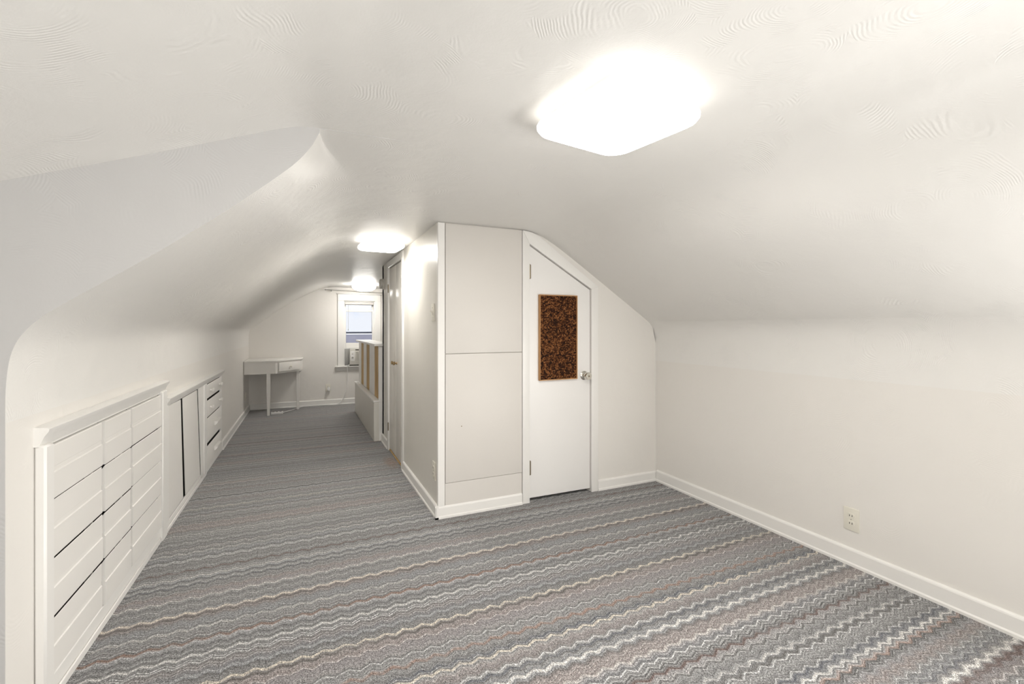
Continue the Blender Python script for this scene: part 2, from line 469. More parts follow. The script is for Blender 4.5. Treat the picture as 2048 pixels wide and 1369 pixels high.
# ---- walls
def wall_quads(name, quads, mat, parent=None):
    bm = bmesh.new()
    for q in quads: bm.faces.new([bm.verts.new(v) for v in q])
    bmesh.ops.remove_doubles(bm, verts=bm.verts, dist=1e-4)
    return link(name, bm, mat, parent)
A0, A1, AZ = 1.955, 3.245, 0.862      # opening of the large drawer unit
B0, B1, BZ = 3.345, 5.275, 0.765      # opening of the cupboard and small drawers
def lw(y, z, w=0.0): return (XL(y)+w, y, z)
q = []
for a, b, z0, z1 in [(Y_DORM, A0, 0, .95), (A0, A1, AZ, .95), (A1, B0, 0, .95), (B0, B1, BZ, .95), (B1, Y_FAR, 0, .95)]:
    q.append([lw(a, z0), lw(b, z0), lw(b, z1), lw(a, z1)])
S(wall_quads('wall_left', q, M['wall']), 'off white plaster knee wall behind the built-in drawers', 'wall')
S(wall_quads('wall_right', [[(X_R, a, z0), (X_R, b, z0), (X_R, b, z1), (X_R, a, z1)] for a, b, z0, z1 in ((Y_NEAR, -1.4, 0, .95), (-1.4, .3, 0, .12), (-1.4, .3, .88, .95), (.3, Y_FAR, 0, .95))], M['wall']), 'long off white knee wall with a two socket outlet', 'wall')
# dormer cheek: vertical face between dormer ceiling and slope, its shade put into the colour
def interp(P, x):
    for (x0, z0), (x1, z1) in zip(P, P[1:]):
        if min(x0, x1) <= x <= max(x0, x1) and abs(x1-x0) > 1e-9: return z0+(z1-z0)*(x-x0)/(x1-x0)
    return P[0][1] if x < min(P[0][0], P[-1][0]) and P[0][0] < P[-1][0] else P[-1][1]
lowc = lprof(Y_DORM)
xk = lowc[0][0]
xs = sorted(set([X_DORM, xk]+[p[0] for p in lowc if p[0] > xk]+[p[0] for p in dp if X_DORM < p[0]]))
bm = bmesh.new()
for a, b in zip(xs, xs[1:]):
    if b <= xk+1e-9: z0, z1 = 0, 0
    else: z0, z1 = interp(lowc, a+1e-7), interp(lowc, b)
    if a <= xk+1e-9 and b > xk+1e-9: z0 = lowc[0][1]
    bm.faces.new([bm.verts.new(v) for v in ((a, Y_DORM, z0), (b, Y_DORM, z1), (b, Y_DORM, max(z1, interp(dp, b))+.0005), (a, Y_DORM, max(z0, interp(dp, a))+.0005))])
bmesh.ops.remove_doubles(bm, verts=bm.verts, dist=1e-5)
S(link('wall_dormer', bm, M['wall_dormer']), 'side wall of the dormer with pointed upper end, its shade put into the grey colour', 'wall')
def xz_wall(name, y0, y1, xa, xb, topf, holes, mat, label, n=40, parent=None, extra=()):
    xs = sorted(set([xa, xb]+[xa+(xb-xa)*i/n for i in range(n+1)]+[h for H in holes for h in H[:2]]+[p[0] for p in extra if xa < p[0] < xb]))
    bm = bmesh.new()
    for a, b in zip(xs, xs[1:]):
        cuts = [H for H in holes if H[0]-1e-6 <= a and b <= H[1]+1e-6]
        segs = [((0, 0), (topf(a), topf(b)))]
        for H in cuts: segs = [((0, 0), (H[2], H[2])), ((H[3], H[3]), (topf(a), topf(b)))]
        for (l0, l1), (t0, t1) in segs:
            if t0-l0 < 1e-5 and t1-l1 < 1e-5: continue
            for yy in (y0, y1):
                bm.faces.new([bm.verts.new(v) for v in ((a, yy, l0), (b, yy, l1), (b, yy, t1), (a, yy, t0))])
    for H in holes:
        for (a, b) in (((H[0], H[2]), (H[1], H[2])), ((H[1], H[2]), (H[1], H[3])), ((H[1], H[3]), (H[0], H[3])), ((H[0], H[3]), (H[0], H[2]))):
            bm.faces.new([bm.verts.new(v) for v in ((a[0], y0, a[1]), (b[0], y0, b[1]), (b[0], y1, b[1]), (a[0], y1, a[1]))])
    bmesh.ops.remove_doubles(bm, verts=bm.verts, dist=1e-4)
    o = link(name, bm, mat, parent)
    return S(o, label, 'wall')
WX0, WX1, WZ0, WZ1 = 0.604, 1.085, 0.605, 1.625
xz_wall('wall_far', Y_FAR, Y_FAR+.16, XL(Y_FAR), X_R, lambda x: top_closet(x, Y_FAR), [(WX0, WX1, WZ0, WZ1)], M['wall'], 'off white gable wall around the window at the hall end', extra=lprof(Y_FAR)+rprof(Y_FAR))
# near end of the attic (behind the camera) with an added window for a fill light, and the outer dormer wall with a window
def top_near(x):
    if x < .38: return interp(dprof(Y_NEAR), x)
    return top_closet(x, Y_NEAR)
xz_wall('wall_near', Y_NEAR-.14, Y_NEAR, X_DORM, X_R, top_near, [(-.55, 1.25, .05, .95)], M['wall'], 'plain off white gable wall with an added window opening behind the room', n=30)
dz = 1.324
q = []
for a, b, z0, z1 in [(Y_NEAR, -.6, 0, dz), (-.6, .7, 0, .55), (-.6, .7, 1.15, dz), (.7, Y_DORM, 0, dz)]:
    q.append([(X_DORM, a, z0), (X_DORM, b, z0), (X_DORM, b, z1), (X_DORM, a, z1)])
S(wall_quads('wall_dormer_outer', q, M['wall']), 'low outer wall of the dormer with a wide window opening', 'wall')

# closet front wall, split round the slant-topped door
DX0, DX1 = 1.437, 1.948
DZ0, DZ1 = 1.795, 1.497       # door head, left and right
cw = root('wall_closet', 'closet front wall of painted flush panels and plaster under the slope', 'wall', (X_HALL, Y_CLOSET, 0), kind='structure')
def strip_poly(xa, xb, n=14):
    return [(xa, 0), (xb, 0)]+[(xb+(xa-xb)*i/n, top_closet(xb+(xa-xb)*i/n)+.001) for i in range(n+1)]
prism('wall_section', strip_poly(X_HALL+.09, DX0, 6), 1, Y_CLOSET, Y_CLOSET+.10, M['panel'], cw)
prism('wall_section', strip_poly(DX1, X_R, 20), 1, Y_CLOSET, Y_CLOSET+.10, M['wall'], cw)
prism('wall_section', [(DX0, DZ0), (DX1, DZ1)]+[(DX1+(DX0-DX1)*i/20, top_closet(DX1+(DX0-DX1)*i/20)+.001) for i in range(21)], 1, Y_CLOSET, Y_CLOSET+.10, M['wall'], cw)
PX0, PX1 = 0.838, 1.379
prism('panel', [(PX0, 1.049), (PX1, 1.049), (PX1, ZC(Y_CLOSET)-.006), (PX0, ZC(Y_CLOSET)-.006)], 1, Y_CLOSET-.012, Y_CLOSET+.01, M['panel'], cw, .0015)
prism('panel', [(PX0, .219), (PX1, .219), (PX1, 1.044), (PX0, 1.044)], 1, Y_CLOSET-.012, Y_CLOSET+.01, M['panel'], cw, .0015)
box('board', (PX0-.002, PX1, Y_CLOSET-.010, Y_CLOSET+.01, .06, .2165), M['panel'], cw, .001)
box('corner_strip', (X_HALL-.004, PX0-.004, Y_CLOSET-.013, Y_CLOSET+.01, .0, ZC(Y_CLOSET)-.002), M['trim'], cw, .003)
lathe('screw', [(0, .0), (.004, 0), (.003, .0025), (0, .003)], (.945, Y_CLOSET-.012, .575), (0, -1, 0), M['hinge'], cw, 8)

# hall side wall with the pair of narrow doors
HD0, HD1, HDZ = 4.005, 4.665, 1.80
hw = root('wall_hall', 'beige grey hall side wall of the closet with a pair of narrow doors', 'wall', (X_HALL, Y_CLOSET, 0), kind='structure')
def yz(ya, yb, z0, z1f):
    return [(ya, z0), (yb, z0), (yb, z1f(yb)), (ya, z1f(ya))]
zt = lambda y: ZC(y)+.001
prism('wall_section', yz(Y_CLOSET, HD0, 0, zt), 0, X_HALL, X_HALL+.09, M['wall_hall'], hw)
prism('wall_section', yz(HD1, Y_WALLEND, 0, zt), 0, X_HALL, X_HALL+.09, M['wall_hall'], hw)
prism('wall_section', yz(HD0, HD1, HDZ, zt), 0, X_HALL, X_HALL+.09, M['wall_hall'], hw)
wb = [(X_HALL, 0), (X_R, 0)]+[(X_R+(X_HALL-X_R)*i/30, top_closet(X_R+(X_HALL-X_R)*i/30, Y_WALLEND)+.001) for i in range(31)]
S(prism('wall_stair_end', wb, 1, Y_WALLEND-.08, Y_WALLEND, M['wall']), 'plain plaster wall closing the closet towards the stairwell', 'wall')

# ------------------------------------------------------------------ baseboards
def base_prof(h=0.085, t=0.014):
    return [(0, 0), (t+.006, 0), (t+.006, .012), (t, .018), (t, h-.012), (t-.002, h-.006), (t-.006, h-.002), (.004, h), (0, h)]
def baseboard_y(name, y0, y1, xw, sgn, label, h=.085, skew=None):
    bm = bmesh.new()
    pr = base_prof(h)
    for y in (y0, y1): pass
    lo = [bm.verts.new(((XL(y0) if skew else xw)+sgn*a, y0, b)) for a, b in pr]
    hi = [bm.verts.new(((XL(y1) if skew else xw)+sgn*a, y1, b)) for a, b in pr]
    bm.faces.new(lo); bm.faces.new(hi[::-1])
    for i in range(len(pr)): bm.faces.new((lo[i], hi[i], hi[(i+1) % len(pr)], lo[(i+1) % len(pr)]))
    return S(link(name, bm, M['trim']), label, 'baseboard')
def baseboard_x(name, x0, x1, yw, sgn, label, h=.085):
    bm = bmesh.new(); add_prism(bm, [(yw+sgn*a, b) for a, b in base_prof(h)], 0, x0, x1)
    return S(link(name, bm, M['trim']), label, 'baseboard')
baseboard_y('baseboard_right', Y_NEAR, Y_CLOSET-.021, X_R, -1, 'long white baseboard under the right knee wall', .088)
baseboard_x('baseboard_closet', X_HALL-.02, 1.379, Y_CLOSET-.004, -1, 'white baseboard below the closet panels', .078)
baseboard_x('baseboard_corner', 2.008, X_R, Y_CLOSET, -1, 'short white baseboard between slanted door and right wall', .078)
baseboard_y('baseboard_hall', Y_CLOSET-.024, 3.945, X_HALL, -1, 'white baseboard on the hall wall below the light switch', .082)
baseboard_y('baseboard_hall_end', 4.728, Y_WALLEND-.012, X_HALL, -1, 'short white baseboard between hall doors and stair half wall', .082)
baseboard_y('baseboard_left', 5.345, Y_FAR, 0, 1, 'white baseboard of the left wall running to the desk', .088, True)
baseboard_x('baseboard_far', XL(Y_FAR)+.02, X_R, Y_FAR, -1, 'white baseboard under the far gable window', .088)

# ------------------------------------------------------------------ slant-topped closet door and its casing
d1 = root('door_1', 'white flush closet door with slanted top under the sloped ceiling', 'door', (1.69, Y_CLOSET, 0), kind='structure')
prism('slab', [(DX0+.004, .027), (DX1-.004, .025), (DX1-.004, DZ1-.004), (DX0+.004, DZ0-.008)], 1, Y_CLOSET+.002, Y_CLOSET+.037, M['door'], d1, .002)
kn = lathe('knob', [(.0, 0), (.033, 0), (.033, .003), (.028, .007), (.013, .010), (.011, .024), (.013, .030), (.024, .036), (.028, .046), (.0275, .060), (.023, .066), (0, .067)], (1.892, Y_CLOSET+.002, .862), (0, -1, 0), M['metal'], d1, 28, label='chrome round door knob')
lathe('keyhole', [(0, 0), (.006, 0), (.006, .002), (0, .002)], (1.892, Y_CLOSET-.065, .862), (0, -1, 0), M['hinge'], kn, 10)
for zc in (1.603, .240):
    hg = lathe('hinge', [(0, -.052), (.005, -.050), (.0085, -.047), (.0085, .047), (.005, .050), (0, .052)], (DX0+.004, Y_CLOSET-.0085, zc), (0, 0, 1), M['hinge'], d1, 10, label='bronze butt hinge')
    box('leaf', (DX0-.001, DX0+.012, Y_CLOSET-.003, Y_CLOSET+.002, zc-.046, zc+.046), M['hinge'], hg)
t1 = root('trim_1', 'white flat casing around the slant-topped closet door', 'trim', (1.69, Y_CLOSET, 0), kind='structure')
cy0, cy1 = Y_CLOSET-.016, Y_CLOSET+.002
prism('jamb_casing', [(1.383, 0), (DX0, 0), (DX0, DZ0), (1.383, 1.884)], 1, cy0, cy1, M['trim'], t1, .002)
prism('jamb_casing', [(DX1, 0), (2.006, 0), (2.006, 1.518), (DX1, DZ1)], 1, cy0, cy1, M['trim'], t1, .002)
prism('head_casing', [(DX0, DZ0), (DX1, DZ1), (2.006, 1.519), (1.512, 1.850), (1.46, 1.874), (1.42, 1.880), (1.383, 1.885)], 1, cy0-.001, cy1, M['trim'], t1, .002)

cb = root('cork_board', 'dark brown cork pinboard with thin wooden frame on the slanted door', 'pinboard', (1.668, Y_CLOSET-.01, 1.145))
cx0, cx1, cz0, cz1 = 1.512, 1.822, .842, 1.446
box('cork_sheet', (cx0+.006, cx1-.006, Y_CLOSET-.017, Y_CLOSET+.0015, cz0+.006, cz1-.006), M['cork'], cb)
for nm, b in (('frame_side', (cx0, cx0+.007, Y_CLOSET-.022, Y_CLOSET+.0015, cz0, cz1)), ('frame_side', (cx1-.007, cx1, Y_CLOSET-.022, Y_CLOSET+.0015, cz0, cz1)),
              ('frame_rail', (cx0+.007, cx1-.007, Y_CLOSET-.022, Y_CLOSET+.0015, cz0, cz0+.007)), ('frame_rail', (cx0+.007, cx1-.007, Y_CLOSET-.022, Y_CLOSET+.0015, cz1-.007, cz1))):
    box(nm, b, M['frame'], cb, .001)

# ------------------------------------------------------------------ hall doors (a pair of narrow leaves)
d2 = root('door_2', 'pair of narrow beige doors with small brass knobs in the hall wall', 'door', (X_HALL, 4.335, 0), kind='structure')
for a, b, s in ((HD0+.004, 4.333, 1), (4.338, HD1-.004, -1)):
    lf = prism('leaf', [(a, .02), (b, .02), (b, HDZ-.006), (a, HDZ-.006)], 0, X_HALL+.004, X_HALL+.034, M['doorhall'], d2, .004)
    ky = b-.045 if s == 1 else a+.045
    lathe('knob', [(0, 0), (.012, 0), (.012, .003), (.006, .006), (.006, .016), (.015, .022), (.017, .030), (.012, .036), (0, .038)], (X_HALL+.004, ky, .885), (-1, 0, 0), M['brass'], lf, 16, label='small old brass knob')
    for zc in (1.597, .235):
        hy = HD0-.004 if s == 1 else HD1+.004
        lathe('hinge', [(0, -.042), (.006, -.040), (.006, .040), (0, .042)], (X_HALL-.010, hy, zc), (0, 0, 1), M['hinge'], lf, 8, label='dark hinge')
t2 = root('trim_2', 'white casing around the pair of hall doors', 'trim', (X_HALL, 4.335, 0), kind='structure')
box('jamb_casing', (X_HALL-.015, X_HALL+.002, 3.947, HD0, 0, 1.868), M['trim'], t2, .003)
box('jamb_casing', (X_HALL-.015, X_HALL+.002, HD1, 4.725, 0, 1.862), M['trim'], t2, .003)
box('head_casing', (X_HALL-.014, X_HALL+.002, HD0, HD1, HDZ, 1.862), M['trim'], t2, .003)
box('threshold', (X_HALL+.0, X_HALL+.04, HD0, HD1, 0, .012), M['pine'], t2, .003)

# ------------------------------------------------------------------ half wall of the stairwell
hs = root('wall_stair', 'low stair half wall with bare pine boards between white studs', 'half wall', (.75, 6.0, 0), kind='structure')
box('lower_box', (.70, .86, Y_WALLEND-.004, 7.0, 0, .415), M['wall_hall'], hs, .003)
box('ledge', (.694, .77, Y_WALLEND-.010, 7.0, .415, .436), M['trim'], hs, .003)
box('back_panel', (.80, .86, Y_WALLEND, 7.0, .416, 1.012), M['wall_hall'], hs)
for a, b in ((Y_WALLEND-.004, 5.15), (5.44, 5.86), (6.15, 6.44), (6.72, 7.0)):
    box('stud', (.754, .80, a, b, .437, 1.012), M['trim'], hs, .003)
for a, b in ((5.155, 5.435), (5.865, 6.145), (6.445, 6.715)):
    box('board', (.7565, .80, a, b, .437, 1.010), M['pine'], hs, .002, label='bare pine board')
box('cap', (.700, .90, 4.985 if False else Y_WALLEND-.03, 6.90, 1.013, 1.036), M['trim'], hs, .004)
box('corner_post', (.752, X_HALL, Y_WALLEND-.006, Y_WALLEND+.04, .0, 1.012), M['trim'], hs, .002)

# ------------------------------------------------------------------ far window
w1 = root('window_1', 'white framed sash window with raised lower sash at the hall end', 'window', (.845, Y_FAR, WZ0), kind='structure')
def cas(nm, b, bev=.004, mat='trim', par=None): return box(nm, b, M[mat], par or w1, bev)
cas('side_casing', (.515, WX0+.004, Y_FAR-.020, Y_FAR+.004, WZ0, 1.655))
cas('side_casing', (WX1-.004, 1.175, Y_FAR-.020, Y_FAR+.004, WZ0, 1.655))
cas('head_casing', (.515, 1.175, Y_FAR-.022, Y_FAR+.004, 1.630, 1.735))
cas('head_cap', (.500, 1.190, Y_FAR-.032, Y_FAR+.004, 1.735, 1.750))
cas('sill', (.480, 1.21, Y_FAR-.050, Y_FAR+.06, WZ0-.022, WZ0), .006)
cas('apron', (.500, 1.19, Y_FAR-.016, Y_FAR+.004, WZ0-.075, WZ0-.022))
yj0, yj1 = Y_FAR+.012, Y_FAR+.150
cas('jamb', (WX0, WX0+.018, Y_FAR, yj1, WZ0, WZ1)); cas('jamb', (WX1-.018, WX1, Y_FAR, yj1, WZ0, WZ1))
cas('head_jamb', (WX0+.018, WX1-.018, Y_FAR, yj1, WZ1-.015, WZ1))
def sash(nm, z0, z1, y, rb, rt, low_mat='trim'):
    s = box(nm, (WX0+.018, WX0+.040, y, y+.03, z0, z1), M['trim'], w1, .003)
    cas('stile', (WX1-.040, WX1-.018, y, y+.03, z0, z1), .003, 'trim', s)
    cas('bottom_rail', (WX0+.040, WX1-.040, y, y+.03, z0, z0+rb), .003, low_mat, s)
    cas('top_rail', (WX0+.040, WX1-.040, y, y+.03, z1-rt, z1), .003, 'trim', s)
    box('pane', (WX0+.040, WX1-.040, y+.012, y+.016, z0+rb, z1-rt), M['glass'], s)
    return s
sash('lower_sash', .878, 1.492, Y_FAR+.035, .085, .032)
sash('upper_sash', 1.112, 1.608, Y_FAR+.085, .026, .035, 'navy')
box('roller_shade', (WX0+.020, WX1-.020, Y_FAR+.006, Y_FAR+.030, 1.575, 1.609), M['shade'], w1, .008, 2)
tube('pull_cord', [(.675, Y_FAR+.018, 1.58), (.676, Y_FAR+.018, 1.45), (.675, Y_FAR+.018, 1.19)], .0018, M['grey'], w1, 6)
lathe('cord_tassel', [(0, 0), (.006, .004), (.004, .03), (0, .034)], (.675, Y_FAR+.018, 1.158), (0, 0, 1), M['grey'], w1, 8)

cr = root('curtain_rod', 'thin grey curtain rod above the far window', 'curtain rod', (.76, Y_FAR-.06, 1.78))
tube('rod', [(.345, Y_FAR-.058, 1.795), (.80, Y_FAR-.058, 1.782), (1.33, Y_FAR-.058, 1.766)], .006, M['grey'], cr)
lathe('finial', [(0, 0), (.009, .004), (.011, .012), (.008, .020), (0, .024)], (.347, Y_FAR-.058, 1.795), (-1, 0, 0), M['grey'], cr, 10)
for bx_ in (.425, 1.27):
    box('bracket', (bx_-.008, bx_+.008, Y_FAR-.066, Y_FAR+.001, 1.772, 1.800), M['grey'], cr, .003)

# window air conditioner
ac = root('air_conditioner', 'beige window air conditioner sitting on the far window sill', 'air conditioner', (.86, Y_FAR+.03, WZ0))
bz0, bz1 = WZ0+.004, .872
box('body', (.694, 1.04, Y_FAR-.045, Y_FAR+.30, bz0+.008, bz1), M['acgrey'], ac, .008, 2)
fr = box('front_bezel', (.690, 1.044, Y_FAR-.062, Y_FAR-.044, bz0+.012, bz1+.002), M['acgrey'], ac, .006, 2)
cp = box('control_panel', (.705, .762, Y_FAR-.066, Y_FAR-.060, .680, .835), M['white'], ac, .003, label='white control panel')
lathe('dial', [(0, 0), (.015, 0), (.014, .010), (0, .011)], (.734, Y_FAR-.066, .735), (0, -1, 0), M['grey'], cp, 14)
lathe('dial', [(0, 0), (.011, 0), (.010, .008), (0, .009)], (.734, Y_FAR-.066, .795), (0, -1, 0), M['acgrey'], cp, 14)
for i in range(11):
    z = .655+i*.0165
    box('louver', (.785, 1.03, Y_FAR-.068, Y_FAR-.060, z, z+.007), M['acgrey'], ac, .001)
box('vent_slot', (.775, 1.03, Y_FAR-.0645, Y_FAR-.061, .846, .864), M['slot'], ac)
box('base_gap', (.690, 1.044, Y_FAR-.048, Y_FAR+.25, WZ0+.0005, bz0+.008), M['slot'], ac)
for i in range(5):
    x = WX0+.022+i*.0132
    box('side_curtain_fold', (x, x+.0115, Y_FAR+.030, Y_FAR+.048, WZ0+.001, .868), M['grey'], ac, .003)
box('side_curtain_rail', (WX0+.020, .690, Y_FAR+.026, Y_FAR+.052, .868, .877), M['white'], ac, .002)
tube('power_cord', [(.69, Y_FAR-.046, .618), (.666, Y_FAR-.057, .612), (.655, Y_FAR-.056, .57), (.664, Y_FAR-.030, .44), (.640, Y_FAR-.022, .22), (.585, Y_FAR-.026, .075), (.51, Y_FAR-.035, .008), (.40, Y_FAR-.05, .007), (.22, Y_FAR-.045, .02), (.10, Y_FAR-.04, .028), (-.02, Y_FAR-.10, .008), (-.12, Y_FAR-.28, .007), (-.235, 7.245, .018)], .0045, M['white'], ac)

ps = root('power_strip', 'white power strip lying on the carpet under the corner desk', 'power strip', (-.31, 7.225, 0))
psb = box('housing', (-.385, -.235, 7.20, 7.25, .001, .036), M['white'], ps, .006, 2)
for i in range(3):
    box('socket', (-.370+i*.045, -.342+i*.045, 7.212, 7.238, .0355, .038), M['slot'], psb, .001)

# ------------------------------------------------------------------ wall plates
def duplex(name, label, org, nrm, up_only=False):
    """two-socket plate; org = centre on the wall, nrm = outward axis ('-x', '+x', '-y')"""
    r = root(name, label, 'outlet', org, group=None)
    ang = {'-y': 0, '-x': -math.pi/2, '+x': math.pi/2}[nrm]
    r.rotation_euler = (0, 0, ang); MATS[r] = Matrix.Translation(org) @ Matrix.Rotation(ang, 4, 'Z')
    # local: plate in x/z, outward -y
    bm = bmesh.new(); add_box(bm, -.0365, .0365, -.006, .001, -.058, .058, .0035, 2)
    pl = link('plate', bm, M['plate'], r, True, True)
    for zc in (.0195, -.0195):
        bm = bmesh.new()
        prof = [(.0165*math.cos(a), zc+max(-.0125, min(.0125, .0165*math.sin(a)))) for a in [2*math.pi*i/24 for i in range(24)]]
        add_prism(bm, prof, 1, -.0085, -.005)
        sk = link('socket', bm, M['plate'], r, False, True)
        for xx in (-.0062, .0062):
            bm = bmesh.new(); add_box(bm, xx-.0016, xx+.0016, -.0089, -.0080, zc-.0045, zc+.0045)
            link('slot', bm, M['slot'], sk, False, True)
    bm = bmesh.new(); add_lathe(bm, [(0, 0), (.003, 0), (.0025, .0012), (0, .0016)], (0, -.006, 0), (0, -1, 0), 10)
    link('screw', bm, M['metal'], r, True, True)
    return r
duplex('wall_outlet', 'ivory two-socket outlet low on the right knee wall', (X_R-.0005, 1.438, .234), '-x')
duplex('wall_outlet', 'ivory two-socket outlet below the light switch on the hall wall', (X_HALL-.0005, 2.958, .282), '-x')
duplex('wall_outlet', 'ivory outlet on the left wall beneath the corner desk', (XL(7.36)+.0005, 7.36, .25), '+x')
duplex('wall_outlet', 'white outlet with a plugged-in adapter under the far window', (.378, Y_FAR-.0005, .268), '-y')
ad = root('plug_adapter', 'small white plug-in adapter in the far wall outlet', 'adapter', (.382, Y_FAR-.009, .25))
box('adapter_body', (.362, .406, Y_FAR-.055, Y_FAR-.0095, .222, .268), M['white'], ad, .007, 2)
lathe('night_light_lens', [(0, 0), (.014, .0), (.013, .012), (.006, .018), (0, .019)], (.384, Y_FAR-.034, .268), (0, 0, 1), M['white'], ad, 12)
sw = root('light_switch', 'ivory toggle light switch plate high on the hall wall', 'light switch', (X_HALL-.0005, 2.985, 1.314), -math.pi/2)
for nm, b, mt in (('plate', (-.035, .035, -.006, .001, -.0575, .0575), 'plate'), ('toggle_frame', (-.008, .008, -.0072, -.005, -.015, .015), 'plate')):
    bm = bmesh.new(); add_box(bm, *b, .002, 2); link(nm, bm, M[mt], sw, True, True)
bm = bmesh.new(); add_prism(bm, [(-.006, -.006), (-.0055, .006), (-.022, .014), (-.024, .008)], 0, -.004, .004); link('toggle', bm, M['plate'], sw, False, True)
for zz in (.030, -.030):
    bm = bmesh.new(); add_lathe(bm, [(0, 0), (.003, 0), (.0025, .0012), (0, .0016)], (0, -.006, zz), (0, -1, 0), 10); link('screw', bm, M['metal'], sw, True, True)
sd = root('smoke_detector', 'round grey smoke detector near the end of the hall wall', 'smoke detector', (X_HALL, 5.02, 1.672))
lathe('base_plate', [(0, 0), (.058, 0), (.058, .010), (.054, .012), (0, .012)], (X_HALL, 5.02, 1.672), (-1, 0, 0), M['acgrey'], sd, 28)
lathe('cover', [(.050, .011), (.052, .016), (.050, .036), (.040, .042), (0, .044)], (X_HALL, 5.02, 1.672), (-1, 0, 0), M['acgrey'], sd, 28)

# ------------------------------------------------------------------ ceiling lamps
def rr(s, r, n=6):
    P = []
    for cx, cy, a0 in ((s-r, s-r, 0), (-s+r, s-r, 90), (-s+r, -s+r, 180), (s-r, -s+r, 270)):
        for i in range(n+1):
            a = math.radians(a0+90*i/n); P.append((cx+r*math.cos(a), cy+r*math.sin(a)))
    return P
def square_lamp(label, x, y, s, rz, drop, mat, base=.78):
    z = ZC(y)
    L = root('ceiling_lamp', label, 'ceiling light', (x, y, z), rz, 'flush ceiling lamps along the attic')
    def ringed(name, rings, mat):
        bm = bmesh.new(); R = []
        for sc, zz, rad in rings:
            R.append([bm.verts.new((px, py, zz)) for px, py in rr(sc*s/2, rad*s/2)])
        for a, b in zip(R, R[1:]):
            n = len(a)
            for i in range(n): bm.faces.new((a[i], a[(i+1) % n], b[(i+1) % n], b[i]))
        bm.faces.new(R[0]); bm.faces.new(R[-1][::-1])
        return link(name, bm, mat, L, True, True)
    ringed('base_pan', [(base, .004, .12), (base, -.024, .12), (base-.05, -.028, .12)], M['white'])
    k = drop
    ringed('rim', [(base+.02, -.026, .16), (.90, -.030, .22), (.97, -.036, .28), (1.0, -.046, .32), (.995, -.056, .32), (.965, -.55*k-.022, .33)], M[mat+'_rim'])
    ringed('diffuser', [(.962, -.55*k-.0215, .33), (.90, -.80*k-.008, .34), (.80, -.93*k, .34), (.6, -.98*k, .34), (.3, -k, .34)], M[mat])
    return L
square_lamp('large square white ceiling lamp in front of the closet panels', .93, 1.23, .405, math.radians(9), .082, 'lamp_room')
square_lamp('smaller square ceiling lamp over the hall beside the closet wall', .550, 3.62, .305, math.radians(4), .078, 'lamp_hall')
L3 = root('ceiling_lamp', 'round bowl ceiling lamp near the far gable window', 'ceiling light', (.836, 7.09, ZC(7.09)), 0, 'flush ceiling lamps along the attic')
bm = bmesh.new(); add_lathe(bm, [(0, -.004), (.145, -.004), (.15, .012), (.14, .03), (0, .03)], (0, 0, 0), (0, 0, -1), 32); link('base_pan', bm, M['white'], L3, True, True)
bm = bmesh.new(); add_lathe(bm, [(.135, .028), (.168, .030), (.165, .048), (.145, .072), (.11, .090), (.06, .102), (0, .106)], (0, 0, 0), (0, 0, -1), 32); link('diffuser', bm, M['lamp_far'], L3, True, True)

# ------------------------------------------------------------------ built-in drawers and cupboard in the left knee wall
def lroot(name, label, cat, y):
    r = root(name, label, cat, (XL(y), y, 0), -TH_L)
    return r
def lbox(name, u0, u1, w0, w1, z0, z1, mat, par, bev=.002, label=None):
    bm = bmesh.new(); add_box(bm, w0, w1, u0, u1, z0, z1, bev, 1)
    return link(name, bm, mat, par, bev > 0, True, label)
def carcass(par, u0, u1, z1, depth=.42):
    bm = bmesh.new(); t = .012
    add_box(bm, -depth, -depth+t, u0, u1, .002, z1)
    add_box(bm, -depth+t, -.004, u0, u0+t, .002, z1); add_box(bm, -depth+t, -.004, u1-t, u1, .002, z1)
    add_box(bm, -depth+t, -.004, u0+t, u1-t, .002, .002+t); add_box(bm, -depth+t, -.004, u0+t, u1-t, z1-t, z1)
    return link('carcass', bm, M['dark'], par, False, True)
def moulding(par, u0, u1, zt, h=.058):
    pr = [(0, zt-h), (.012, zt-h), (.016, zt-h+.008), (.026, zt-.026), (.036, zt-.012), (.038, zt-.004), (.032, zt), (0, zt+.003)]
    bm = bmesh.new(); add_prism(bm, pr, 1, u0, u1)
    return link('top_moulding', bm, M['trim'], par, True, True)
def stepped_front(par, u0, u1, z0, z1, t=.017, r=1):
    h = z1-z0; m = z0+h*.50
    # lower half a little proud of the upper half; top edge cut back as a finger grip
    pr = [(-.003, z0), (t-.002, z0), (t, z0+.003), (t, m-.002), (t-.0035, m+.001), (t-.0040, m+.016), (t-.0025, m+.0175), (t-.0025, z1-.002), (t-.004, z1), (-.003, z1-(.032 if r else 0))]
    bm = bmesh.new(); add_prism(bm, pr, 1, u0, u1)
    return link('drawer', bm, M['cab'], par, False, True)

o1 = 1.9
ua = lroot('drawer_cabinet', 'built-in white twelve-drawer cabinet with stepped fronts in the left knee wall', 'cabinet', o1)
carcass(ua, 1.957-o1, 3.243-o1, .860)
lbox('stile', 1.908-o1, 1.964-o1, 0, .030, 0, .850, M['trim'], ua, .006)
lbox('stile', 3.214-o1, 3.302-o1, 0, .026, 0, .850, M['trim'], ua, .004)
moulding(ua, 1.908-o1, 3.305-o1, .905)
lbox('bottom_rail', 1.966-o1, 3.212-o1, -.002, .012, 0, .080, M['trim'], ua, .003)
lbox('shoe_strip', 1.966-o1, 3.212-o1, .012, .020, 0, .030, M['trim'], ua, .003)
lbox('top_rail', 1.966-o1, 3.212-o1, -.002, .006, .836, .856, M['trim'], ua, .002)
lbox('mullion', 2.385-o1, 2.405-o1, -.040, -.020, .08, .84, M['cab'], ua, .0)
lbox('mullion', 2.706-o1, 2.732-o1, -.040, -.020, .08, .84, M['cab'], ua, .0)
rowz = [.836, .657, .466, .275, .086]
